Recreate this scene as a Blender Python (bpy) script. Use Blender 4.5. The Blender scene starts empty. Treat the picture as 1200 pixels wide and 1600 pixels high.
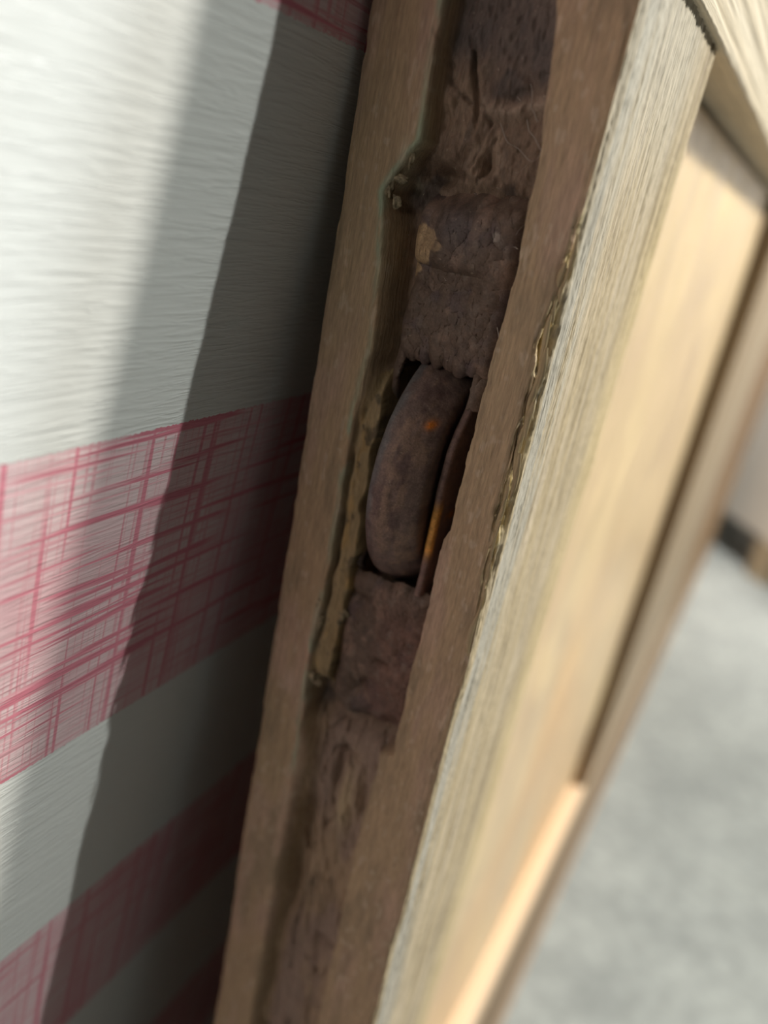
import bpy, math
import numpy as np
from mathutils import Matrix, Vector

S = bpy.context.scene
COL = S.collection

# ------------------------------------------------------------------ camera
# axes: X = thickness of the door (towards its lit face), Y = along the door away
# from its foot edge, Z = up.  The foot edge of the door is the plane Y = 0.
cam_d = bpy.data.cameras.new('camera')
cam = bpy.data.objects.new('camera', cam_d)
COL.objects.link(cam)
VX = Vector((0.86461268, 0.32823774, -0.38067068))    # world X in camera axes (right, down, forward)
VY = Vector((0.46864761, -0.25198536, 0.8471563))
VZ = Vector((0.18229896, -0.91029451, -0.37085868))
right = Vector((VX[0], VY[0], VZ[0]))
up = -Vector((VX[1], VY[1], VZ[1]))
back = -Vector((VX[2], VY[2], VZ[2]))
m = Matrix((right, up, back)).transposed().to_4x4()
m.translation = Vector((0.0723, -0.1193, 0.0))
cam.matrix_world = m
cam_d.sensor_fit = 'AUTO'
cam_d.sensor_width = 36.0
cam_d.lens = 1259.8 / 1600 * 36
cam_d.clip_start = 0.005
cam_d.clip_end = 50
cam_d.dof.use_dof = True
cam_d.dof.focus_distance = 0.128
cam_d.dof.aperture_fstop = 8.0
S.camera = cam

# ------------------------------------------------------------------ world, exposure, lights
w = bpy.data.worlds.new('world')
S.world = w
w.use_nodes = True
bg = w.node_tree.nodes['Background']
bg.inputs['Color'].default_value = (0.86, 0.93, 1.0, 1)
bg.inputs['Strength'].default_value = 0.006
S.view_settings.view_transform = 'Standard'
S.view_settings.look = 'None'
S.view_settings.gamma = 1.0
S.view_settings.exposure = 0.0
S.view_settings.use_curve_mapping = False


def area(name, loc, target, size, power, color):
    d = bpy.data.lights.new(name, 'AREA')
    d.shape = 'DISK'
    d.size = size
    d.energy = power
    d.color = color
    o = bpy.data.objects.new(name, d)
    COL.objects.link(o)
    o.location = loc
    o.rotation_euler = (Vector(target) - Vector(loc)).to_track_quat('-Z', 'Y').to_euler()
    return o


area('bulb_light', (1.04, 0.50, 1.02), (0, 0, 0), 0.020, 11.0, (0.97, 1.0, 0.93))
area('ceiling_light', (1.04, 0.87, 1.20), (0, 0, 0), 0.11, 36.0, (1.0, 0.94, 0.83))
area('tube_light', (0.88, 0.98, 1.10), (0, 0, 0), 0.17, 21.0, (0.90, 0.97, 1.0))
area('cabinet_fill', (0.20, 1.25, 1.00), (0.40, 1.70, -0.1), 0.25, 6.5, (1.0, 0.96, 0.90)).data.spread = math.radians(65)  # added fill, no lamp known here; brightens the cabinet front
area('foot_edge_fill', (0.06, -1.60, 0.35), (0.03, 0, -0.05), 0.34, 2.1, (1.0, 0.95, 0.88))  # added fill from the camera side to lift the grooved edge, not a window

# ------------------------------------------------------------------ helpers
rng = np.random.default_rng(7)


def vnoise(x, y, seed=0):
    """smooth value noise, -1..1"""
    r = np.random.default_rng(seed)
    tab = r.random((256, 256)) * 2 - 1
    xi = np.floor(x).astype(int)
    yi = np.floor(y).astype(int)
    fx = x - xi
    fy = y - yi
    fx = fx * fx * (3 - 2 * fx)
    fy = fy * fy * (3 - 2 * fy)
    a = tab[xi & 255, yi & 255]
    b = tab[(xi + 1) & 255, yi & 255]
    c = tab[xi & 255, (yi + 1) & 255]
    d = tab[(xi + 1) & 255, (yi + 1) & 255]
    return (a * (1 - fx) + b * fx) * (1 - fy) + (c * (1 - fx) + d * fx) * fy


def fbm(x, y, seed=0, oct=4, gain=0.5):
    t = 0
    a = 1
    n = 0
    for k in range(oct):
        t = t + a * vnoise(x * 2 ** k + 17.3 * k, y * 2 ** k + 5.1 * k, seed + k)
        n += a
        a *= gain
    return t / n


def sst(a, b, x):
    t = np.clip((x - a) / (b - a), 0, 1)
    return t * t * (3 - 2 * t)


def bump_at(x, z, cx, cz, rx, rz):
    return np.exp(-(((x - cx) / rx) ** 2 + ((z - cz) / rz) ** 2))


def mixc(c, col, m):
    return c * (1 - m[..., None]) + np.array(col) * m[..., None]


def grid_mesh(name, P, cols=None, mask=None, mat=None, off=(0, 0, 0), flip=False):
    """P: (n, m, 3) -> mesh object"""
    n, mm = P.shape[:2]
    V = (P - np.array(off)).reshape(-1, 3)
    idx = np.arange(n * mm).reshape(n, mm)
    F = np.stack([idx[:-1, :-1], idx[1:, :-1], idx[1:, 1:], idx[:-1, 1:]], -1)
    if flip:
        F = F[..., ::-1]
    F = F[mask] if mask is not None else F.reshape(-1, 4)
    me = bpy.data.meshes.new(name)
    me.vertices.add(len(V))
    me.vertices.foreach_set('co', V.astype(np.float32).ravel())
    me.loops.add(len(F) * 4)
    me.loops.foreach_set('vertex_index', F.astype(np.int32).ravel())
    me.polygons.add(len(F))
    me.polygons.foreach_set('loop_start', np.arange(len(F), dtype=np.int32) * 4)
    me.polygons.foreach_set('use_smooth', np.ones(len(F), dtype=bool))
    me.update(calc_edges=True)
    if cols is not None:
        ca = me.color_attributes.new('tone', 'FLOAT_COLOR', 'POINT')
        c4 = np.ones((n * mm, 4), np.float32)
        c4[:, :3] = np.clip(cols.reshape(-1, 3), 0, 1)
        ca.data.foreach_set('color', c4.ravel())
    if mat:
        me.materials.append(mat)
    o = bpy.data.objects.new(name, me)
    COL.objects.link(o)
    return o


def child(o, parent):
    o.parent = parent
    return o


def empty(name, loc, label=None, cat=None):
    o = bpy.data.objects.new(name, None)
    o.empty_display_size = 0.02
    COL.objects.link(o)
    o.location = loc
    if label:
        o['label'] = label
        o['category'] = cat
    return o


def board(name, x0, x1, y0, y1, z0, z1, mat, off=(0, 0, 0), bev=0.0008, parent=None, seg=3):
    """a squared timber with rounded arrises"""
    import bmesh
    bm = bmesh.new()
    bmesh.ops.create_cube(bm, size=1)
    for v in bm.verts:
        v.co = Vector((x0 if v.co.x < 0 else x1, y0 if v.co.y < 0 else y1, z0 if v.co.z < 0 else z1)) - Vector(off)
    bmesh.ops.bevel(bm, geom=bm.edges[:], offset=bev, segments=seg, affect='EDGES', profile=0.6)
    for f in bm.faces:
        f.smooth = True
    me = bpy.data.meshes.new(name)
    bm.to_mesh(me)
    bm.free()
    me.materials.append(mat)
    o = bpy.data.objects.new(name, me)
    COL.objects.link(o)
    if parent:
        o.parent = parent
    md = o.modifiers.new('wn', 'WEIGHTED_NORMAL')
    md.keep_sharp = True
    return o


class N:
    """tiny node-graph helper"""

    def __init__(self, name, rough=0.6, spec=0.5):
        self.m = bpy.data.materials.new(name)
        self.m.use_nodes = True
        self.t = self.m.node_tree
        self.b = self.t.nodes['Principled BSDF']
        self.b.inputs['Roughness'].default_value = rough
        self.b.inputs['Specular IOR Level'].default_value = spec
        self.co = self.t.nodes.new('ShaderNodeTexCoord').outputs['Object']

    def link(self, a, b):
        self.t.links.new(a, b)

    def put(self, sock, v):
        if hasattr(v, 'is_linked') or isinstance(v, bpy.types.NodeSocket):
            self.link(v, sock)
        else:
            sock.default_value = v

    def scale(self, s, loc=(0, 0, 0), rot=(0, 0, 0)):
        n = self.t.nodes.new('ShaderNodeMapping')
        n.inputs['Scale'].default_value = s
        n.inputs['Location'].default_value = loc
        n.inputs['Rotation'].default_value = rot
        self.link(self.co, n.inputs['Vector'])
        return n.outputs[0]

    def noise(self, vec, scale=1.0, detail=4, rough=0.5, dist=0.0):
        n = self.t.nodes.new('ShaderNodeTexNoise')
        n.inputs['Scale'].default_value = scale
        n.inputs['Detail'].default_value = detail
        n.inputs['Roughness'].default_value = rough
        n.inputs['Distortion'].default_value = dist
        self.link(vec, n.inputs['Vector'])
        return n.outputs['Fac']

    def ramp(self, fac, stops):
        n = self.t.nodes.new('ShaderNodeValToRGB')
        e = n.color_ramp.elements
        while len(e) < len(stops):
            e.new(0.5)
        for k, (p, c) in enumerate(stops):
            e[k].position = p
            e[k].color = (c, c, c, 1) if not hasattr(c, '__len__') else (*c, 1)
        self.link(fac, n.inputs[0])
        return n.outputs[0]

    def mix(self, fac, a, b, mode='MIX'):
        n = self.t.nodes.new('ShaderNodeMix')
        n.data_type = 'RGBA'
        n.blend_type = mode
        self.put(n.inputs[0], fac)
        for s, v in ((n.inputs[6], a), (n.inputs[7], b)):
            self.put(s, (*v, 1) if isinstance(v, tuple) and len(v) == 3 else v)
        return n.outputs[2]

    def math(self, op, a, b=None, c=None):
        n = self.t.nodes.new('ShaderNodeMath')
        n.operation = op
        self.put(n.inputs[0], a)
        if b is not None:
            self.put(n.inputs[1], b)
        if c is not None:
            self.put(n.inputs[2], c)
        return n.outputs[0]

    def bump(self, h, dist, strength=1.0, chain=None):
        n = self.t.nodes.new('ShaderNodeBump')
        n.inputs['Strength'].default_value = strength
        n.inputs['Distance'].default_value = dist
        self.link(h, n.inputs['Height'])
        if chain is not None:
            self.link(chain, n.inputs['Normal'])
        return n.outputs[0]

    def attr(self, name='tone'):
        n = self.t.nodes.new('ShaderNodeAttribute')
        n.attribute_name = name
        return n.outputs['Color']

    def done(self, col=None, normal=None, rough=None):
        if col is not None:
            self.put(self.b.inputs['Base Color'], (*col, 1) if isinstance(col, tuple) else col)
        if normal is not None:
            self.link(normal, self.b.inputs['Normal'])
        if rough is not None:
            self.put(self.b.inputs['Roughness'], rough)
        return self.m


# ------------------------------------------------------------------ materials
def worn_wood():
    n = N('weathered_rail_wood', 0.62, 0.3)
    g = n.noise(n.scale((1500, 1500, 90)), 1, 4, 0.6, 0.3)
    f = n.noise(n.scale((5200, 5200, 420)), 1, 3, 0.6)
    sp = n.noise(n.scale((1900, 1900, 1500)), 1, 2, 0.5)
    base = n.attr()
    c = n.mix(1.0, base, n.ramp(g, [(0.3, 0.80), (0.7, 1.10)]), 'MULTIPLY')
    c = n.mix(1.0, c, n.ramp(f, [(0.3, 0.80), (0.7, 1.15)]), 'MULTIPLY')
    c = n.mix(n.ramp(sp, [(0.70, 0.0), (0.78, 0.55)]), c, (0.62, 0.55, 0.42))
    b = n.bump(g, 0.00022, 0.7)
    b = n.bump(f, 0.00010, 0.6, b)
    return n.done(c, b, n.ramp(g, [(0.3, 0.5), (0.7, 0.75)]))


def timber(name, dark, light, axis='Y', rough=0.5, fine=700, cont=1.0, bumpd=0.00025, grey=None):
    n = N(name, rough, 0.4)
    s = {'Y': (1, 0.018, 1), 'Z': (1, 1, 0.05)}[axis]
    g = n.noise(n.scale(tuple(k * fine for k in s)), 1, 5, 0.6, 0.4)
    g2 = n.noise(n.scale(tuple(k * fine * 0.16 for k in s)), 1, 4, 0.55, 0.8)
    c = n.mix(n.ramp(g2, [(0.32, 0.0), (0.68, 1.0)]), dark, light)
    c = n.mix(cont, c, n.ramp(g, [(0.35, 0.72), (0.62, 1.12)]), 'MULTIPLY')
    if grey:
        g3 = n.noise(n.scale((6, 6, 6)), 1, 2)
        c = n.mix(n.ramp(g3, [(0.45, 0.0), (0.62, 0.8)]), c, grey)
    return n.done(c, n.bump(g, bumpd, 0.9))


M_WORN = worn_wood()
M_STILE = timber('pale_stile_wood', (0.50, 0.41, 0.28), (0.66, 0.58, 0.45), 'Y', 0.6, 1400, 0.7, 0.0002)
M_MIDRAIL = timber('brown_mid_rail_wood', (0.20, 0.125, 0.06), (0.40, 0.33, 0.24), 'Z', 0.55, 120, 0.7)
M_LOWSTILE = timber('orange_lower_stile_wood', (0.60, 0.42, 0.27), (0.70, 0.53, 0.36), 'Y', 0.4, 60, 0.6)
M_SHADESTILE = timber('shade_toned_stile_wood', (0.17, 0.10, 0.045), (0.30, 0.19, 0.10), 'Y', 0.5, 60, 0.6)  # dark brown paints in the shadow line of a groove below the bead
M_BROWN = timber('brown_panel_wood', (0.16, 0.09, 0.045), (0.24, 0.15, 0.08), 'Z', 0.55, 60, 0.6)

M_FOOT = timber('pinkish_foot_wood', (0.50, 0.33, 0.22), (0.62, 0.44, 0.31), 'Y', 0.6, 60, 0.6)


def panel_mat():
    n = N('lacquered_panel_board', 0.33, 0.5)
    v = n.scale((34, 12, 9), rot=(0.55, 0, 0))
    a = n.noise(v, 1, 4, 0.55, 1.6)
    b = n.noise(n.scale((300, 70, 30), rot=(0.55, 0, 0)), 1, 3, 0.55, 0.6)
    o = n.noise(n.scale((9, 9, 5), loc=(0, 2.2, 3.1)), 1, 2, 0.5, 0.4)
    c = n.mix(n.ramp(a, [(0.34, 0.0), (0.64, 1.0)]), (0.54, 0.39, 0.245), (0.70, 0.53, 0.31))
    sx = n.t.nodes.new('ShaderNodeSeparateXYZ')
    n.link(n.co, sx.inputs[0])
    o = n.math('ADD', o, n.math('MULTIPLY', n.math('SUBTRACT', 0.44, sx.outputs['Z']), 0.9))
    c = n.mix(n.ramp(o, [(0.45, 0.0), (0.68, 0.85)]), c, (0.72, 0.43, 0.20))
    c = n.mix(0.7, c, n.ramp(b, [(0.35, 0.85), (0.65, 1.1)]), 'MULTIPLY')
    return n.done(c, n.bump(a, 0.0006, 0.35), n.ramp(a, [(0.35, 0.30), (0.65, 0.45)]))


M_PANEL = panel_mat()


def rust_mat():
    n = N('rusty_iron', 0.6, 0.35)
    n.b.inputs['Metallic'].default_value = 0.15
    base = n.attr()
    a = n.noise(n.scale((700, 700, 700)), 1, 5, 0.65)
    f = n.noise(n.scale((3200, 3200, 3200)), 1, 3, 0.6)
    sp = n.noise(n.scale((1700, 1700, 1700), loc=(4, 1, 2)), 1, 2, 0.5)
    c = n.mix(1.0, base, n.ramp(a, [(0.3, 0.65), (0.7, 1.3)]), 'MULTIPLY')
    c = n.mix(1.0, c, n.ramp(f, [(0.3, 0.8), (0.7, 1.2)]), 'MULTIPLY')
    c = n.mix(n.ramp(sp, [(0.69, 0.0), (0.76, 0.5)]), c, (0.45, 0.36, 0.26))
    b = n.bump(a, 0.0003, 0.4)
    b = n.bump(f, 0.00010, 0.5, b)
    return n.done(c, b, n.ramp(a, [(0.3, 0.42), (0.7, 0.75)]))


M_RUST = rust_mat()


def sheet_mat():
    n = N('embossed_vinyl', 0.34, 0.5)
    sx = n.t.nodes.new('ShaderNodeSeparateXYZ')
    n.link(n.co, sx.inputs[0])
    y, z = sx.outputs['Y'], sx.outputs['Z']
    # edge wobble of the printed bands
    wob = n.noise(n.scale((1, 1500, 40)), 1, 2)
    zz = n.math('ADD', z, n.math('MULTIPLY', n.math('SUBTRACT', wob, 0.5), 0.0009))
    bands = [(0.018, 0.076), (-0.098, -0.040), (-0.195, -0.147), (-0.300, -0.247), (-0.410, -0.355), (-0.52, -0.465), (-0.64, -0.58), (0.134, 0.192)]
    tot = None
    for lo, hi in bands:
        k = n.math('MULTIPLY', n.math('GREATER_THAN', zz, lo), n.math('LESS_THAN', zz, hi))
        tot = k if tot is None else n.math('ADD', tot, k)
    # brushed threads of the plaid, both ways
    v1 = n.ramp(n.noise(n.scale((1, 560, 9), loc=(0, 3, 0)), 1, 2, 0.6), [(0.54, 0.0), (0.63, 0.75)])
    v2 = n.ramp(n.noise(n.scale((1, 1300, 22), loc=(0, 9, 1)), 1, 2, 0.5), [(0.54, 0.0), (0.64, 0.5)])
    h1 = n.ramp(n.noise(n.scale((1, 16, 560), loc=(0, 0, 5)), 1, 2, 0.6), [(0.54, 0.0), (0.62, 0.8)])
    h2 = n.ramp(n.noise(n.scale((1, 30, 1400), loc=(0, 2, 7)), 1, 2, 0.5), [(0.52, 0.0), (0.63, 0.5)])
    cl = n.ramp(n.noise(n.scale((1, 55, 55)), 1, 2), [(0.35, 0.06), (0.7, 0.36)])
    t = n.math('MAXIMUM', n.math('MAXIMUM', v1, v2), n.math('MAXIMUM', h1, h2))
    t = n.math('MAXIMUM', t, cl)
    sep = n.t.nodes.new('ShaderNodeSeparateColor')
    red = n.mix(t, (0.82, 0.68, 0.70), (0.68, 0.12, 0.21))
    col = n.mix(tot, (0.80, 0.82, 0.81), red)
    # embossed wavy ridges running across the sheet
    e = n.noise(n.scale((1, 60, 880), rot=(0.03, 0, 0)), 1, 3, 0.5, 0.45)
    e2 = n.noise(n.scale((1, 150, 1700), rot=(-0.08, 0, 0)), 1, 2, 0.5, 0.4)
    eh = n.ramp(e, [(0.36, 0.0), (0.50, 0.55), (0.56, 1.0), (0.62, 0.35)])
    b = n.bump(eh, 0.00010, 0.7)
    b = n.bump(n.ramp(e2, [(0.5, 0.0), (0.66, 1.0)]), 0.00006, 0.45, b)
    return n.done(col, b)


M_SHEET = sheet_mat()


def floor_mat():
    n = N('grey_concrete', 0.8, 0.3)
    a = n.noise(n.scale((14, 14, 14)), 1, 5, 0.6)
    b = n.noise(n.scale((70, 70, 70)), 1, 4, 0.6)
    c = n.mix(n.ramp(a, [(0.35, 0.0), (0.65, 1.0)]), (0.25, 0.265, 0.258), (0.32, 0.338, 0.325))
    c = n.mix(1.0, c, n.ramp(b, [(0.38, 0.84), (0.66, 1.14)]), 'MULTIPLY')
    return n.done(c, n.bump(b, 0.001, 0.4))


def plain(name, col, rough=0.7, sc=20, amt=0.08):
    n = N(name, rough, 0.3)
    a = n.noise(n.scale((sc, sc, sc)), 1, 4)
    return n.done(n.mix(1.0, col, n.ramp(a, [(0.3, 1 - amt), (0.7, 1 + amt)]), 'MULTIPLY'), n.bump(a, 0.0005, 0.3))


# ------------------------------------------------------------------ setting
FLOOR = -0.66


def slab(name, x0, x1, y0, y1, z0, z1, mat, kind='structure', rz=0, c=None):
    o = board(name, x0, x1, y0, y1, z0, z1, mat, off=(0, 0, 0), bev=0.002, seg=2)
    o['kind'] = kind
    return o


slab('floor', -0.15, 2.4, -0.28, 3.2, FLOOR - 0.05, FLOOR, floor_mat())
slab('wall_left', -0.25, -0.15, -0.45, 3.2, FLOOR - 0.05, 1.6, plain('cream_plaster', (0.55, 0.52, 0.46)))
slab('wall_back', -0.15, 2.4, 3.2, 3.3, FLOOR - 0.05, 1.6, plain('white_plaster', (0.66, 0.63, 0.58)))

# ------------------------------------------------------------------ the vinyl sheet


def build_sheet():
    z = np.concatenate([np.linspace(0.16, 0.06, 20), np.linspace(0.058, -0.26, 320), np.linspace(-0.265, FLOOR + 0.0005, 60)])
    y = np.concatenate([np.linspace(-0.42, -0.10, 40), np.linspace(-0.098, 0.06, 200), np.linspace(0.07, 0.55, 40)])
    Y, Z = np.meshgrid(y, z, indexing='ij')
    X = -0.115 * (0.025 - Z)
    X = -np.sqrt(np.clip(-X, 0, 1) ** 2 + 0.0011 ** 2)          # lies against the top of the door, hangs away below
    X = np.where(Z > 0.025, -0.0011 - (Z - 0.025) * 0.02, X)
    und = fbm(Y * 18, Z * 12, 31, 3) * 0.0006 * sst(0.0, -0.06, Z)
    X = X + und - 0.0006 * sst(0, -0.06, Z)
    P = np.stack([X, Y, Z], -1)
    o = grid_mesh('vinyl_sheet', P, mat=M_SHEET)
    s = o.modifiers.new('thick', 'SOLIDIFY')
    s.thickness = 0.0006
    s.offset = 1.0
    o['label'] = 'white embossed vinyl sheet with bands of red plaid hanging behind the wooden door'
    o['category'] = 'vinyl sheet'
    return o


sheet = build_sheet()

# ------------------------------------------------------------------ the sliding door
T = 0.040
RW = 0.062
R0 = np.array([0.020, 0.90, FLOOR])
door = empty('sliding_door', R0, 'old wooden sliding door standing on its side, rusty iron wheel in its grooved edge', 'door')
door['kind'] = 'thing'


def lipL(z):
    zz = [-0.30, -0.18, -0.14, -0.1135, -0.09, -0.062, -0.036, -0.025, -0.012, -0.0012, 0.0030, 0.0068, 0.025, 0.08]
    xx = [9.7, 9.7, 9.6, 10.1, 9.2, 9.9, 9.4, 10.5, 9.5, 7.9, 10.0, 12.4, 11.8, 11.6]
    return np.interp(z, zz, xx) / 1000


def lipR(z):
    zz = [-0.30, -0.173, -0.147, -0.122, -0.1000, -0.0990, -0.0815, -0.0530, -0.0510, -0.0246, -0.007, 0.0087, 0.0265, 0.08]
    xx = [27.4, 27.4, 27.5, 27.3, 28.0, 30.6, 30.3, 30.6, 31.2, 31.4, 32.1, 31.4, 28.8, 28.6]
    return np.interp(z, zz, xx) / 1000


CRACKS = [  # splits and gouges in the groove bed, (x, z, half width)
    ([(0.0151, 0.0218), (0.0169, 0.0178), (0.0183, 0.0145), (0.021, 0.0109), (0.0198, 0.0072), (0.0178, 0.0018)], 0.00022),
    ([(0.0224, 0.0093), (0.0213, 0.0056), (0.0205, 0.0022)], 0.00022),
    ([(0.0115, 0.0215), (0.014, 0.0157), (0.0173, 0.013)], 0.0003),
    ([(0.0157, -0.1053), (0.015, -0.1032), (0.0164, -0.1005), (0.0186, -0.1002), (0.0187, -0.1021)], 0.00028),
    ([(0.0147, -0.1168), (0.0153, -0.1113), (0.0169, -0.1071), (0.0196, -0.1068), (0.0219, -0.1093)], 0.00028),
    ([(0.0257, -0.0984), (0.0259, -0.1006), (0.0271, -0.1016)], 0.0007),
    ([(0.022, -0.0949), (0.0238, -0.0929), (0.0268, -0.0932)], 0.0006),
    ([(0.0147, -0.1255), (0.0163, -0.1327), (0.0164, -0.1372)], 0.0003),
    ([(0.0185, -0.1197), (0.0199, -0.1232), (0.0182, -0.1269)], 0.00028),
    ([(0.0133, -0.1318), (0.014, -0.1379)], 0.0003),
    ([(0.0144, -0.1433), (0.0161, -0.1499), (0.0153, -0.1585), (0.0164, -0.1724)], 0.0005),
    ([(0.0201, -0.1653), (0.0233, -0.1681), (0.0247, -0.1681)], 0.0005),
    ([(0.0115, -0.0994), (0.0138, -0.1031), (0.0142, -0.1078)], 0.0005),
]


def crack_field(X, Z):
    out = np.zeros(X.shape)
    wx = X + 0.0003 * vnoise(X * 900, Z * 700, 201)
    wz = Z + 0.0004 * vnoise(X * 800, Z * 600, 202)
    for pts, hw in CRACKS:
        best = np.full(X.shape, 1.0)
        for (ax, az), (bx, bz) in zip(pts[:-1], pts[1:]):
            dx, dz = bx - ax, bz - az
            t = np.clip(((wx - ax) * dx + (wz - az) * dz) / (dx * dx + dz * dz), 0, 1)
            best = np.minimum(best, np.hypot(wx - ax - t * dx, wz - az - t * dz))
        out = np.maximum(out, np.exp(-(best / hw) ** 2))
    return out


def build_rail():
    z = np.concatenate([np.linspace(0.10, 0.062, 14), np.linspace(0.0605, -0.215, 860), np.linspace(-0.218, -0.40, 70), np.linspace(-0.42, FLOOR + 0.03, 20)])
    # cross-section: back face, foot edge, lit face, inner side
    ub = np.linspace(RW, 0.0012, 12)
    uu = np.concatenate([np.linspace(0, 0.0016, 9)[:-1], np.linspace(0.0016, 0.0075, 30)[:-1], np.linspace(0.0075, 0.033, 170)[:-1],
                         np.linspace(0.033, 0.0384, 26)[:-1], np.linspace(0.0384, T, 14)])
    uf = np.concatenate([np.linspace(0.0001, 0.0022, 16)[:-1], np.linspace(0.0022, 0.012, 50)[:-1], np.linspace(0.012, RW, 120)])
    us = np.linspace(T - 0.0008, 0.015, 10)
    nb, nu, nf, ns = len(ub), len(uu), len(uf), len(us)
    px = np.concatenate([np.zeros(nb), uu, np.full(nf, T), us])
    py = np.concatenate([ub, np.zeros(nu), uf, np.full(ns, RW)])
    X0, Z = np.meshgrid(px, z, indexing='ij')
    Y0, _ = np.meshgrid(py, z, indexing='ij')
    seg = np.concatenate([np.zeros(nb), np.ones(nu), np.full(nf, 2), np.full(ns, 3)])[:, None] + 0 * Z
    X = X0.copy()
    Y = Y0.copy()
    # ---- groove in the foot edge
    L = lipL(Z) + fbm(Z * 260, Z * 0, 3, 3) * 0.00035
    R = lipR(Z) + fbm(Z * 240, Z * 0 + 4, 5, 3) * 0.00035
    wl = 0.0012 + 0.0016 * sst(0.002, -0.006, Z) * sst(-0.04, -0.03, Z) + 0.0030 * sst(-0.098, -0.112, Z)
    inL = sst(0, 1, (X0 - L) / wl)
    inR = sst(0, 1, (R - X0) / 0.0007)
    ing = inL * inR
    n1 = fbm(X0 * 420, Z * 300, 11, 4)
    n2 = fbm(X0 * 1500, Z * 900, 12, 3)
    n3 = fbm((X0 + Z * 0.12) * 700, Z * 110, 13, 4)
    dep = 0.0072 + 0.0014 * n1 + 0.0005 * n2
    lowz = sst(-0.097, -0.103, Z)
    dlow = 0.0040 + 0.0010 * n3 + 0.0005 * n1 + 0.0026 * sst(0.0150, 0.0125, X0 + 0.0012 * vnoise(Z * 80, Z * 0, 8)) * sst(-0.110, -0.128, Z)
    dlow = dlow - 0.0020 * bump_at(X0, Z, 0.0215, -0.118, 0.0022, 0.009)          # oval gouge left proud
    dlow = dlow + 0.0020 * bump_at(X0, Z, 0.0185, -0.114, 0.0008, 0.008) + 0.0016 * bump_at(X0, Z, 0.0205, -0.107, 0.0030, 0.0010)
    dlow = dlow + 0.0020 * bump_at(X0, Z, 0.0240, -0.158, 0.003, 0.0009)
    dep = dep * (1 - lowz) + dlow * lowz
    upz = sst(0.000, 0.004, Z)
    dup = 0.0046 + 0.0013 * n1 + 0.0004 * n2 + 0.0012 * sst(0.018, 0.030, Z)
    ridge = np.abs(X0 - (0.0165 + 0.30 * (0.0188 - Z)))                             # crack in the groove bed
    dup = dup + 0.0016 * np.exp(-(ridge / 0.00035) ** 2) * sst(0.009, 0.012, Z) * sst(0.022, 0.019, Z)
    dup = dup - 0.0010 * np.exp(-((Z - 0.0125 - 0.25 * np.abs(X0 - 0.022)) / 0.0011) ** 2) * sst(0.018, 0.020, X0)
    dup = dup + 0.0060 * bump_at(X0, Z, 0.0150, 0.0022, 0.0028, 0.0018) + 0.003 * bump_at(X0, Z, 0.0215, 0.0050, 0.0012, 0.0020)
    dep = dep * (1 - upz) + dup * upz
    ck = crack_field(X0, Z) * (seg == 1)
    dep = dep + 0.0010 * ck * np.clip(0.6 + fbm(X0 * 700, Z * 500, 203, 3), 0.1, 1.3)
    # pocket cut for the wheel housing
    pocket = sst(0.0128, 0.0134, X0) * sst(-0.0700, -0.0690, Z) * sst(-0.0222, -0.0232, Z)
    dep = dep + 0.034 * pocket
    # ledge of raised wood on the left of the wheel
    ledge = sst(-0.026, -0.034, Z) * sst(-0.0955, -0.0900, Z) * sst(0.0140, 0.0132, X0 + 0.0005 * vnoise(Z * 300, Z * 0, 9))
    dep = dep * (1 - ledge) + (0.0012 + 0.0005 * n1 + 0.28 * np.clip(X0 - 0.0105, 0, 1)) * ledge
    crack = np.exp(-((X0 - L - 0.0006) / 0.00030) ** 2) * sst(-0.036, -0.039, Z) * sst(-0.088, -0.080, Z) * (0.5 + 0.5 * vnoise(Z * 260, Z * 0, 10))
    dep_all = ing * dep + 0.0030 * np.clip(crack, 0, 1)
    lipw = 0.00022 * fbm(X0 * 500, Z * 130, 21, 3) + 0.00010 * fbm(X0 * 2200, Z * 500, 22, 2)
    g = (seg == 1)
    Y = np.where(g, Y + dep_all + lipw, Y)
    # green bead of paint on the left lip
    bead = np.exp(-((X0 - L + 0.0003) / 0.00060) ** 2) * sst(-0.125, -0.118, Z) * (0.6 + 0.4 * vnoise(Z * 150, Z * 0, 14))
    Y = np.where(g, Y - 0.00035 * bead, Y)
    # ---- lit face: raised fibres along the rail
    uF = Y0
    f = (seg == 2)
    fib = fbm(uF * 2600, Z * 60, 41, 3)
    fib2 = fbm(uF * 700, Z * 22, 42, 3)
    X = np.where(f, X - 0.00020 * fib - 0.00030 * fib2 - 0.00010 * fbm(uF * 3000, Z * 900, 43, 2), X)
    # ---- chipped arris between foot edge and lit face
    chipz = sst(0.006, -0.006, Z) * sst(-0.070, -0.045, Z)
    ch = np.clip(0.15 + 0.35 * chipz + 1.1 * fbm(Z * 120, Z * 0 + 1, 51, 5, 0.6), 0, 1) * (0.10 + 0.90 * chipz) * 0.0024
    du = np.where(g, T - X0, np.where(f, uF, 1.0))
    fall = np.exp(-(du / np.where(g, 0.0007 + ch * 0.30, 0.0010 + ch * 0.55)) ** 2)
    rough = 1 + 0.6 * fbm(du * 2200, Z * 260, 52, 3)
    a = (0.00025 + ch) * fall * rough
    X = np.where(g | f, X - a * 0.75, X)
    Y = np.where(g | f, Y + a * 0.75, Y)
    # the whole arris wanders a little
    wan = 0.0006 * fbm(Z * 42, Z * 0 + 2, 53, 2) * np.exp(-(du / 0.004) ** 2)
    X = np.where(g | f, X + wan, X)
    # ---- back arris
    db = np.where(g, X0, np.where(seg == 0, Y0, 1.0))
    ab = (0.0004 + 0.0006 * np.clip(fbm(Z * 160, Z * 0 + 3, 54, 4), 0, 1)) * np.exp(-(db / 0.0008) ** 2)
    X = X + ab
    Y = Y + ab * 0.6
    # ---- far arris of the lit face
    dfar = np.where(f, RW - uF, np.where(seg == 3, T - X0, 1.0))
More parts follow.
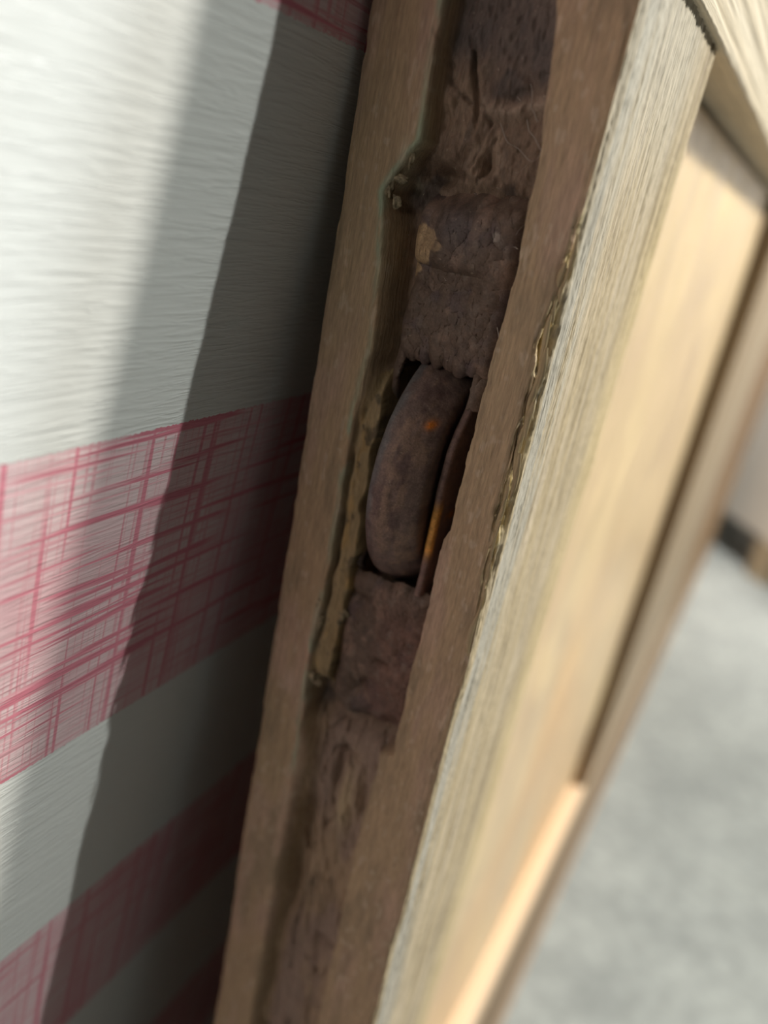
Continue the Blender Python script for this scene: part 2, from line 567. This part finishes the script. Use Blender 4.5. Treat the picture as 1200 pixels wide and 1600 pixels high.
    af = (0.0005 + 0.0004 * np.clip(fbm(Z * 130, Z * 0 + 6, 55, 4), -1, 1)) * np.exp(-(dfar / 0.0010) ** 2)
    X = X - af
    Y = Y - af
    P = np.stack([X, Y, Z], -1)

    # ---- tones of the wood itself
    def nz(a, b, s, o=4):
        return fbm(X0 * a, Z * b, s, o)
    C = np.zeros(P.shape) + np.array((0.52, 0.375, 0.225))
    m1 = sst(-0.1, 0.45, fbm((X0 + Y0) * 160, Z * 45, 61, 4))
    C = mixc(C, (0.56, 0.39, 0.27), m1)
    C = mixc(C, (0.38, 0.285, 0.175), sst(0.05, 0.5, fbm((X0 + Y0) * 260, Z * 70, 62, 4)) * 0.8)
    C = mixc(C, (0.70, 0.56, 0.40), sst(0.30, 0.6, fbm((X0 + Y0) * 900, Z * 500, 63, 3)) * 0.5)
    # groove bed: dirt and dust
    dirt = (ing * g)
    dcol = np.zeros(P.shape) + np.array((0.25, 0.175, 0.12))
    dcol = mixc(dcol, (0.13, 0.100, 0.080), sst(0.0, 0.4, nz(300, 190, 64)))
    dcol = mixc(dcol, (0.36, 0.26, 0.18), sst(0.1, 0.5, nz(340, 150, 65)))
    dcol = mixc(dcol, (0.15, 0.125, 0.11), sst(0.012, 0.022, Z) * 0.8)
    dcol = mixc(dcol, (0.38, 0.27, 0.18), sst(0.006, 0.012, Z) * sst(0.022, 0.015, Z) * sst(0.022, 0.017, X0) * 0.75)
    dcol = mixc(dcol, (0.46, 0.35, 0.26), np.exp(-((Z - 0.0125 - 0.25 * np.abs(X0 - 0.022)) / 0.0012) ** 2) * sst(0.017, 0.020, X0) * 0.7)
    dl = np.zeros(P.shape) + np.array((0.42, 0.30, 0.19))
    dl = mixc(dl, (0.28, 0.20, 0.125), sst(0.0, 0.4, n3))
    dl = mixc(dl, (0.33, 0.24, 0.19), sst(0.0, 0.4, nz(120, 50, 66)) * 0.8)
    dl = mixc(dl, (0.58, 0.45, 0.27), bump_at(X0, Z, 0.0215, -0.118, 0.0020, 0.009) * 0.9)
    dl = mixc(dl, (0.24, 0.165, 0.10), sst(0.0155, 0.012, X0) * sst(-0.108, -0.125, Z) * 0.7)
    dcol = dcol * (1 - lowz[..., None]) + dl * lowz[..., None]
    C = C * (1 - dirt[..., None]) + dcol * dirt[..., None]
    C = mixc(C, (0.10, 0.07, 0.045), ck * 0.6 * np.clip(0.6 + fbm(X0 * 900, Z * 700, 204, 3), 0, 1))
    # ledge: yellowish wood with moss-like stain
    lc = np.zeros(P.shape) + np.array((0.42, 0.31, 0.16))
    lc = mixc(lc, (0.50, 0.33, 0.13), sst(0.1, 0.5, nz(700, 260, 67)) * 0.8)
    lc = mixc(lc, (0.10, 0.08, 0.05), sst(0.1, 0.5, nz(900, 500, 68)) * 0.8)
    C = np.where((ledge * ing * g)[..., None] > 0.3, lc, C)
    # left wall of the groove in brown wood
    wall = np.clip(1 - np.abs(inL - 0.5) * 2, 0, 1) * g
    C = mixc(C, (0.40, 0.285, 0.16), wall * 0.8)
    # green paint along the lip
    gm = np.clip(bead * 1.3, 0, 1) * g * sst(-0.2, 0.15, fbm(Z * 160, X0 * 600, 69, 3) + 0.12)
    C = mixc(C, (0.40, 0.46, 0.31), gm)
    C = mixc(C, (0.05, 0.04, 0.03), np.clip(crack, 0, 1) * g * 0.8)
    # pale broken crumbs at the notch
    C = mixc(C, (0.62, 0.54, 0.38), g * np.clip(bump_at(X0, Z, 0.0095, 0.0005, 0.0014, 0.0010) + bump_at(X0, Z, 0.0102, 0.0045, 0.0008, 0.0022) + bump_at(X0, Z, 0.0094, -0.0780, 0.0009, 0.0025) + bump_at(X0, Z, 0.0098, -0.0925, 0.0012, 0.0018), 0, 1) * 0.8)
    C = mixc(C, (0.68, 0.50, 0.38), g * bump_at(X0, Z, 0.0055, -0.094, 0.0016, 0.0025) * 0.8)
    # lit face: silvery strip by the arris, tan fibres, yellow at the far side
    cf = np.zeros(P.shape) + np.array((0.47, 0.375, 0.24))
    cf = mixc(cf, (0.53, 0.44, 0.32), sst(-0.2, 0.4, fib2))
    cf = mixc(cf, (0.30, 0.235, 0.145), sst(0.12, 0.5, fbm(uF * 1500, Z * 40, 71, 3)) * 0.75)
    cf = mixc(cf, (0.24, 0.18, 0.11), sst(0.22, 0.5, fbm(uF * 420, Z * 9, 73, 3)) * 0.55 * sst(0.018, 0.03, uF))
    sil = sst(0.0010, 0.003, uF) * sst(0.018, 0.010, uF + 0.004 * fib2) 
    cf = mixc(cf, (0.43, 0.405, 0.35), 0.8 * sil * sst(-0.35, 0.25, fbm(uF * 350, Z * 16, 72, 3) + 0.1))
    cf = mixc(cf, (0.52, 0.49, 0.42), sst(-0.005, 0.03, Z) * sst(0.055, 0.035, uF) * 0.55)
    cf = mixc(cf, (0.72, 0.56, 0.30), sst(0.040, 0.060, uF) * sst(0.03, -0.01, Z) * 0.55)
    C = np.where(f[..., None], cf, C)
    # fresh yellow splinters along the arris
    fr = np.clip(fall * 1.5, 0, 1) * (g | f) * (0.12 + 0.88 * chipz) * np.where(g, 0.9, 1.0)
    C = mixc(C, (0.74, 0.60, 0.34), fr * sst(-0.3, 0.3, fbm(Z * 350, du * 900, 74, 3) + 0.15))
    C = mixc(C, (0.16, 0.11, 0.06), np.clip(fr, 0, 1) * sst(0.15, 0.45, fbm(Z * 420, du * 1300, 75, 3)) * 0.8)
    # lighter brown along the lower part of the back arris
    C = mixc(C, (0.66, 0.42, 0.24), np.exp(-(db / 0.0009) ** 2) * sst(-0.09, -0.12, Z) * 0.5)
    o = grid_mesh('bottom_rail', P, C, mat=M_WORN, off=R0)
    child(o, door)
    return o


rail = build_rail()
rail['label'] = 'worn grooved rail holding the wheel'

# ---- iron housing with the wheel


def build_housing():
    x = np.linspace(0.0122, 0.0312, 150)
    z = np.linspace(0.0012, -0.0975, 520)
    X, Z = np.meshgrid(x, z, indexing='ij')
    n1 = fbm(X * 520, Z * 420, 81, 4)
    n2 = fbm(X * 1900, Z * 1500, 82, 3)
    cx = 0.0218
    n4 = fbm(X * 260, Z * 200, 80, 3)
    Y = 0.0036 + 0.0007 * n4 + 0.0002 * n1 + 0.00010 * n2
    Y = Y + 0.0055 * sst(0.0150, 0.0126, X + 0.0010 * n4 + 0.0003 * n1) + 0.0030 * sst(0.0290, 0.0312, X)
    Y = Y + 20 * np.clip(np.abs(X - cx) - 0.004, 0, 1) ** 2
    Y = Y + 0.005 * sst(-0.0035, 0.0008, Z + 0.0012 * n4 - 18 * (X - 0.020) ** 2) + 0.0040 * sst(-0.0925, -0.0975, Z + 0.0025 * vnoise(X * 500, X * 0, 83))
    Y = Y - 0.0012 * bump_at(X, Z, 0.0225, -0.006, 0.006, 0.006)
    Y = Y + 0.0013 * sst(-0.009, -0.0105, Z) * sst(-0.016, -0.0125, Z) * sst(0.028, 0.024, X)
    Y = Y + 0.0024 * bump_at(X, Z, 0.0198, -0.0895, 0.0016, 0.0022) + 0.0018 * bump_at(X, Z, 0.0230, -0.0830, 0.0016, 0.0010)
    Y = Y + 0.0022 * bump_at(X, Z, 0.0160, -0.0720, 0.0025, 0.0016)
    # the mouth the wheel stands in, with ragged edges
    top = -0.0250 - 0.0009 * vnoise(X * 900, X * 0, 84) - 0.0005 * vnoise(X * 2600, X * 0, 85) - 0.06 * (X - 0.018)
    bot = -0.0668 + 0.0004 * vnoise(X * 1300, X * 0, 86) + 0.06 * (X - 0.018)
    left = 0.0129 + 0.0028 * sst(-0.038, -0.026, Z) + 0.0015 * sst(-0.058, -0.066, Z)
    hole = (Z < top) & (Z > bot) & (X > left) & (X < 0.0312)
    hole &= ~((X > 0.0282) & (Z > -0.0315 + 0.0006 * vnoise(X * 800, X * 0, 87)))
    # lips of the mouth bend in
    dz = np.minimum(np.abs(Z - top), np.abs(Z - bot))
    Y = Y + 0.0010 * np.exp(-(dz / 0.0009) ** 2) * (X > left - 0.0005)
    P = np.stack([X, Y, Z], -1)
    C = np.zeros(P.shape) + np.array((0.155, 0.108, 0.078))
    C = mixc(C, (0.13, 0.095, 0.085), sst(0.0, 0.4, n4))
    C = mixc(C, (0.27, 0.185, 0.135), sst(0.05, 0.5, fbm(X * 420, Z * 240, 88, 4)) * 0.9)
    C = mixc(C, (0.20, 0.105, 0.078), sst(0.019, 0.024, X) * sst(-0.066, -0.075, Z) * 0.6)
    # pale yellow-brown flake near the upper left and orange rust beside it
    fl = sst(-0.05, 0.12, np.maximum(bump_at(X, Z, 0.0145, -0.0075, 0.0040, 0.0030), bump_at(X, Z, 0.0135, -0.0115, 0.0018, 0.0042)) - 0.42 + 0.22 * fbm(X * 800, Z * 700, 89, 3))
    C = mixc(C, (0.55, 0.38, 0.21), fl * 0.9)
    C = mixc(C, (0.5, 0.22, 0.06), np.clip(bump_at(X, Z, 0.0125, -0.0150, 0.0010, 0.0022), 0, 1) * 0.9)
    C = mixc(C, (0.12, 0.095, 0.09), bump_at(X, Z, 0.0205, -0.0045, 0.0038, 0.0032) * 0.85)
    C = mixc(C, (0.42, 0.36, 0.30), sst(0.4, 0.7, bump_at(X, Z, 0.0268, -0.0045, 0.0008, 0.0011)) * 0.8)
    C = mixc(C, (0.23, 0.18, 0.14), sst(0.25, 0.6, fbm((X + Z * 0.5) * 900, (Z - X) * 500, 90, 3)) * 0.5)
    keep = ~(hole[:-1, :-1] | hole[1:, :-1] | hole[1:, 1:] | hole[:-1, 1:])
    o = grid_mesh('wheel_housing', P, C, mask=keep, mat=M_RUST, off=R0)
    s = o.modifiers.new('plate', 'SOLIDIFY')
    s.thickness = 0.0011
    s.offset = -1
    o['label'] = 'rust and dust covered iron wheel housing'
    child(o, door)
    return o


housing = build_housing()


def build_wheel():
    cy, cz = 0.0165, -0.0460
    prof = [(0.0184, 0.0030), (0.0180, 0.0120), (0.0178, 0.0215), (0.0178, 0.0224), (0.0180, 0.0229), (0.0186, 0.0231), (0.0200, 0.0231), (0.0215, 0.0227),
            (0.0230, 0.0219), (0.0244, 0.0208), (0.0254, 0.0197), (0.0259, 0.0189), (0.0260, 0.0180), (0.0258, 0.0120), (0.0256, 0.0030)]
    # resample
    pr = np.array(prof)
    d = np.concatenate([[0], np.cumsum(np.hypot(*np.diff(pr, axis=0).T))])
    s = np.linspace(0, d[-1], 130)
    px = np.interp(s, d, pr[:, 0])
    r = np.interp(s, d, pr[:, 1])
    th = np.linspace(0, 2 * np.pi, 361)
    PX, TH = np.meshgrid(px, th, indexing='ij')
    RR, _ = np.meshgrid(r, th, indexing='ij')
    n = fbm(PX * 900, np.cos(TH) * 14 + 30, 91, 4) + fbm(PX * 900 + 50, np.sin(TH) * 14 + 30, 92, 4)
    RR = RR + 0.00012 * n * (RR > 0.014)
    X = PX
    Y = cy - RR * np.cos(TH)
    Z = cz + RR * np.sin(TH)
    P = np.stack([X, Y, Z], -1)
    C = np.zeros(P.shape) + np.array((0.22, 0.150, 0.122))
    side = sst(0.0198, 0.0188, PX + 0.0004 * n)
    up_ = sst(-0.062, -0.048, Z)
    C = mixc(C, (0.165, 0.155, 0.15), side * up_ * 0.9)
    C = mixc(C, (0.32, 0.21, 0.145), sst(0.0, 0.5, n) * 0.7 * sst(0.0195, 0.0210, PX))
    C = mixc(C, (0.14, 0.09, 0.08), sst(0.05, 0.5, fbm(PX * 700, Z * 300, 93, 4)) * 0.8)
    C = mixc(C, (0.8, 0.25, 0.04), np.clip(bump_at(X, Z, 0.0243, -0.0345, 0.0006, 0.0007) * 1.3, 0, 1))
    o = grid_mesh('wheel', P, C, mat=M_RUST, off=R0)
    o['label'] = 'dark rusted iron wheel'
    child(o, housing)
    # axle pin through the housing
    th = np.linspace(0, 2 * np.pi, 33)
    xs = np.array([0.0150, 0.0150, 0.0152, 0.0300, 0.0302, 0.0302])
    rs = np.array([0.0001, 0.0026, 0.0028, 0.0028, 0.0026, 0.0001])
    PX, TH = np.meshgrid(xs, th, indexing='ij')
    RR, _ = np.meshgrid(rs, th, indexing='ij')
    P = np.stack([PX, cy - RR * np.cos(TH), cz + RR * np.sin(TH)], -1)
    a = grid_mesh('axle', P, np.zeros(P.shape) + np.array((0.12, 0.08, 0.06)), mat=M_RUST, off=R0)
    child(a, housing)
    # bent side plate of the housing, to the right of the wheel
    zz = np.linspace(-0.0285, -0.0662, 110)
    sec = np.array([(0.0266, 0.030), (0.0266, 0.0050), (0.0266, 0.0024), (0.0268, 0.0019), (0.0273, 0.0017), (0.0278, 0.0019), (0.0280, 0.0024), (0.0280, 0.0050), (0.0280, 0.030)])
    k = np.arange(len(sec))
    ss = np.concatenate([np.linspace(0, 2, 10)[:-1], np.linspace(2, 6, 14)[:-1], np.linspace(6, 8, 10)])
    sx = np.interp(ss, k, sec[:, 0])
    sy = np.interp(ss, k, sec[:, 1])
    SX, ZZ = np.meshgrid(sx, zz, indexing='ij')
    SY, _ = np.meshgrid(sy, zz, indexing='ij')
    SX = SX + 0.00018 * fbm(ZZ * 200, ZZ * 0, 94, 3)
    SY = SY + 0.00020 * fbm(ZZ * 260, ZZ * 0 + 3, 95, 3) + 0.0050 * sst(-0.040, -0.0300, ZZ)
    P = np.stack([SX, SY, ZZ], -1)
    C = np.zeros(P.shape) + np.array((0.24, 0.155, 0.125))
    org = sst(0.0034, 0.0026, SY) * sst(-0.047, -0.050, ZZ + 0.0006 * fbm(ZZ * 300, SY * 900, 96, 2)) * sst(-0.0600, -0.0565, ZZ)
    C = mixc(C, (0.75, 0.38, 0.09), np.clip(org, 0, 1) * 0.95)
    C = mixc(C, (0.5, 0.2, 0.03), np.clip(bump_at(ZZ, SY, -0.0515, 0.0075, 0.0008, 0.0012), 0, 1))
    b = grid_mesh('side_plate', P, C, mat=M_RUST, off=R0)
    b['label'] = 'thin housing plate edge with orange rust'
    child(b, housing)


build_wheel()

# ---- the rest of the door frame
ZS = 0.0345                       # underside of the upper stile
ZL = -0.388                       # top of the lower stile
ZB = -0.580                       # its lower edge
DL = 1.80                         # length of the door


def fine_stile():
    """upper stile, its near end modelled fibre by fibre"""
    y = np.concatenate([np.linspace(0.004, 0.25, 340), np.linspace(0.26, DL, 60)])
    sec = []
    for s in np.linspace(0.030, 0.0, 24):
        sec.append((T + 0.0015 - s - 0.0006, ZS, 0))
    for a in np.linspace(0, math.pi / 2, 7)[1:]:
        sec.append((T + 0.0015 - 0.0006 + 0.0006 * math.sin(a), ZS + 0.0006 - 0.0006 * math.cos(a), 1))
    for s in np.linspace(0.0009, 0.06, 130):
        sec.append((T + 0.0015, ZS + s, 1))
    sec.append((T - 0.03, ZS + 0.06, 2))
    sec = np.array(sec)
    SX, Y = np.meshgrid(sec[:, 0], y, indexing='ij')
    SZ, _ = np.meshgrid(sec[:, 1], y, indexing='ij')
    k, _ = np.meshgrid(sec[:, 2], y, indexing='ij')
    fib = fbm(SZ * 900 + Y * 3, Y * 9, 101, 3)
    SX = SX + np.where(k == 1, 0.00045 * fib + 0.00012 * fbm(SZ * 3000, Y * 40, 102, 2), 0)
    SZ = SZ + 0.00035 * fbm(Y * 220, Y * 0, 103, 4) * np.exp(-((SZ - ZS) / 0.002) ** 2)
    P = np.stack([SX, Y, SZ], -1)
    o = grid_mesh('upper_stile', P, mat=M_STILE, off=R0)
    child(o, door)
    o['label'] = 'pale coarse-grained upper stile'
    return o


fine_stile()
p = board('panel', 0.022, 0.030, 0.045, 0.4125, ZL - 0.01, ZS - 0.0018, M_PANEL, R0, 0.0004, door)
p['label'] = 'glossy golden board panel'
p = board('mid_rail', 0.002, T, 0.415, 0.80, ZL + 0.0005, ZS - 0.0002, M_MIDRAIL, R0, 0.0012, door)
p['label'] = 'broad brown-grey middle rail'
p = board('panel', 0.022, T - 0.0002, 0.801, DL - 0.0705, ZL + 0.0005, ZS - 0.0002, M_BROWN, R0, 0.0004, door)
p['label'] = 'plain dark brown far panel'
board('top_rail', 0.002, T, DL - 0.07, DL, ZL + 0.002, ZS - 0.0002, M_BROWN, R0, 0.0012, door)
p = board('bead_strip', 0.018, T, RW + 0.0006, 0.80, ZL - 0.030, ZL, M_LOWSTILE, R0, 0.0030, door, 4)
p['label'] = 'smooth orange-brown bead along the panel'
p = board('lower_stile', 0.002, T, RW + 0.0006, DL, ZB, ZL - 0.0304, M_SHADESTILE, R0, 0.0020, door, 4)
p['label'] = 'lower stile coloured dark brown to stand in for groove shade'
p = board('foot_strip', 0.004, T, RW + 0.0006, DL, FLOOR, ZB - 0.0005, M_FOOT, R0, 0.0015, door)
p['label'] = 'pinkish foot strip resting on the floor'


def small_bits():
    import bmesh
    mc = plain('pale_crumb_wood', (0.33, 0.27, 0.17), 0.85, 1500, 0.5)
    msp = timber('fresh_splinter_wood', (0.40, 0.30, 0.16), (0.56, 0.45, 0.27), 'Z', 0.8, 2500, 0.8, 0.0001)
    for k, (x, y, z, sx, sy, sz) in enumerate([
            (0.0084, 0.0003, -0.0006, 0.9, 0.7, 1.6), (0.0098, 0.0006, 0.0012, 1.4, 0.7, 0.6), (0.0112, 0.0004, 0.0046, 0.6, 0.6, 1.9),
            (0.0098, 0.0008, -0.0022, 0.8, 0.8, 0.9), (0.0091, 0.0001, -0.0752, 0.7, 0.6, 1.6), (0.0097, 0.0004, -0.0788, 0.6, 0.6, 1.3),
            (0.0136, 0.0020, -0.0762, 1.2, 0.9, 0.9), (0.0098, 0.0005, -0.0912, 0.9, 0.7, 1.3), (0.0112, 0.0010, -0.0925, 0.9, 0.6, 0.6),
            (0.0128, 0.0050, -0.0820, 0.6, 0.6, 1.5)]):
        bm = bmesh.new()
        bmesh.ops.create_icosphere(bm, subdivisions=3, radius=1)
        for v in bm.verts:
            d = 0.95 + 0.55 * float(vnoise(np.array(v.co.x * 1.6 + k * 9), np.array(v.co.z * 1.6 + v.co.y * 1.3 + 20), 300)) + 0.35 * float(vnoise(np.array(v.co.x * 4 + k * 5), np.array(v.co.y * 4 + v.co.z * 3 + 30), 301))
            v.co = Vector((v.co.x * sx * d, v.co.y * sy * d, v.co.z * sz * d)) * 0.001 + Vector((x, y + 0.0004, z)) - Vector(R0)
        me = bpy.data.meshes.new('dirt_crumb')
        bm.to_mesh(me)
        bm.free()
        me.polygons.foreach_set('use_smooth', [True] * len(me.polygons))
        me.materials.append(mc)
        o = bpy.data.objects.new('dirt_crumb', me)
        COL.objects.link(o)
        o.parent = door
    # raised slivers on the broken arris
    g = np.random.default_rng(12)
    for k in range(22):
        z0 = -0.001 - 0.066 * (k + g.random() * 0.8) / 22
        ln = 0.003 + 0.0055 * g.random()
        wd = 0.00035 + 0.00045 * g.random()
        x = T - 0.0012 * g.random() - 0.0002
        y = 0.0010 * g.random() - 0.0001 + (0.04 - x) * 0.2
        lift = 0.00045 * g.random()
        P = []
        for t in np.linspace(0, 1, 9):
            ww = wd * math.sin(math.pi * min(1, 0.12 + t * 0.88)) ** 0.7 + 0.00002
            cx = x + lift * t * t * 0.8 + 0.00015 * math.sin(5 * t + k)
            cy = y - lift * t * t * 0.6
            cz = z0 - ln * t
            P.append([(cx + ww * math.cos(a) * 0.7, cy + ww * math.sin(a) * 0.55, cz) for a in np.linspace(0, 2 * math.pi, 7)])
        o = grid_mesh('splinter', np.array(P), mat=msp, off=R0)
        child(o, door)
    # cobweb threads across the dirty groove
    V, F = [], []
    th = [((0.0245, 0.0045, 0.0150), (0.0312, 0.0008, 0.0085)), ((0.0262, 0.0035, 0.0165), (0.0296, 0.0006, 0.0120)), ((0.0225, 0.0045, 0.0110), (0.0305, 0.0010, 0.0068)),
          ((0.0270, 0.0040, 0.0050), (0.0315, 0.0006, 0.0098)), ((0.0235, 0.0040, -0.0020), (0.0314, 0.0012, -0.0055)), ((0.0255, 0.0030, -0.0060), (0.0318, 0.0012, -0.0015)),
          ((0.0160, 0.0042, -0.0090), (0.0200, 0.0028, -0.0120)), ((0.0150, 0.0040, -0.0830), (0.0190, 0.0025, -0.0890)), ((0.0180, 0.0040, -0.0915), (0.0262, 0.0022, -0.0868)),
          ((0.0272, 0.0040, -0.0130), (0.0316, 0.0010, -0.0190)), ((0.0150, 0.0035, -0.0765), (0.0175, 0.0030, -0.0815)), ((0.0262, 0.0030, -0.1010), (0.0288, 0.0004, -0.0965))]
    for k, (a, b) in enumerate(th):
        a, b = Vector(a), Vector(b)
        base = len(V)
        n = 14
        for i in range(n):
            t = i / (n - 1)
            c = a.lerp(b, t) + Vector((0.0003 * math.sin(7 * t + k), 0.0012 * math.sin(math.pi * t), -0.0008 * math.sin(math.pi * t) + 0.0003 * math.sin(11 * t + k)))
            for q in range(4):
                an = q * math.pi / 2
                V.append(c + Vector((0.00006 * math.cos(an), 0.00006 * math.sin(an), 0.00003 * math.cos(an))) - Vector(R0))
        for i in range(n - 1):
            for q in range(4):
                F.append((base + i * 4 + q, base + i * 4 + (q + 1) % 4, base + i * 4 + 4 + (q + 1) % 4, base + i * 4 + 4 + q))
    me = bpy.data.meshes.new('cobweb')
    me.from_pydata([tuple(v) for v in V], [], F)
    me.materials.append(plain('dusty_thread', (0.42, 0.37, 0.31), 0.9))
    o = bpy.data.objects.new('cobweb', me)
    COL.objects.link(o)
    o.parent = door
    o['kind'] = 'stuff'
    o['label'] = 'dusty grey cobweb threads in the groove'


small_bits()

# ------------------------------------------------------------------ things beyond the door


def build_cabinet():
    c0 = Vector((0.037, 1.93, FLOOR))
    c1 = Vector((0.60, 1.93 - 0.655, FLOOR))
    ang = math.atan2(c1.y - c0.y, c1.x - c0.x)
    root = empty('cabinet', (c0 + c1) / 2, 'white cabinet on a dark grey plinth standing on the floor beyond the door', 'cabinet')
    root.rotation_euler = (0, 0, ang)
    mw = plain('white_cabinet_paint', (0.72, 0.68, 0.62), 0.45, 8, 0.05)
    mg = plain('grey_plinth_paint', (0.24, 0.235, 0.225), 0.6)
    mb = plain('beige_leg_wood', (0.42, 0.33, 0.22), 0.6)
    board('body', -0.44, 0.44, 0.0, 0.45, 0.085, 0.95, mw, bev=0.012, parent=root)
    board('door', -0.435, -0.005, -0.018, 0.0, 0.09, 0.94, mw, bev=0.006, parent=root)
    board('door', 0.005, 0.435, -0.018, 0.0, 0.09, 0.94, mw, bev=0.006, parent=root)
    board('plinth', -0.42, 0.42, 0.03, 0.44, 0.0, 0.086, mg, bev=0.002, parent=root)
    board('leg', -0.27, -0.21, -0.02, 0.03, 0.0, 0.088, mb, bev=0.004, parent=root)
    return root


build_cabinet()
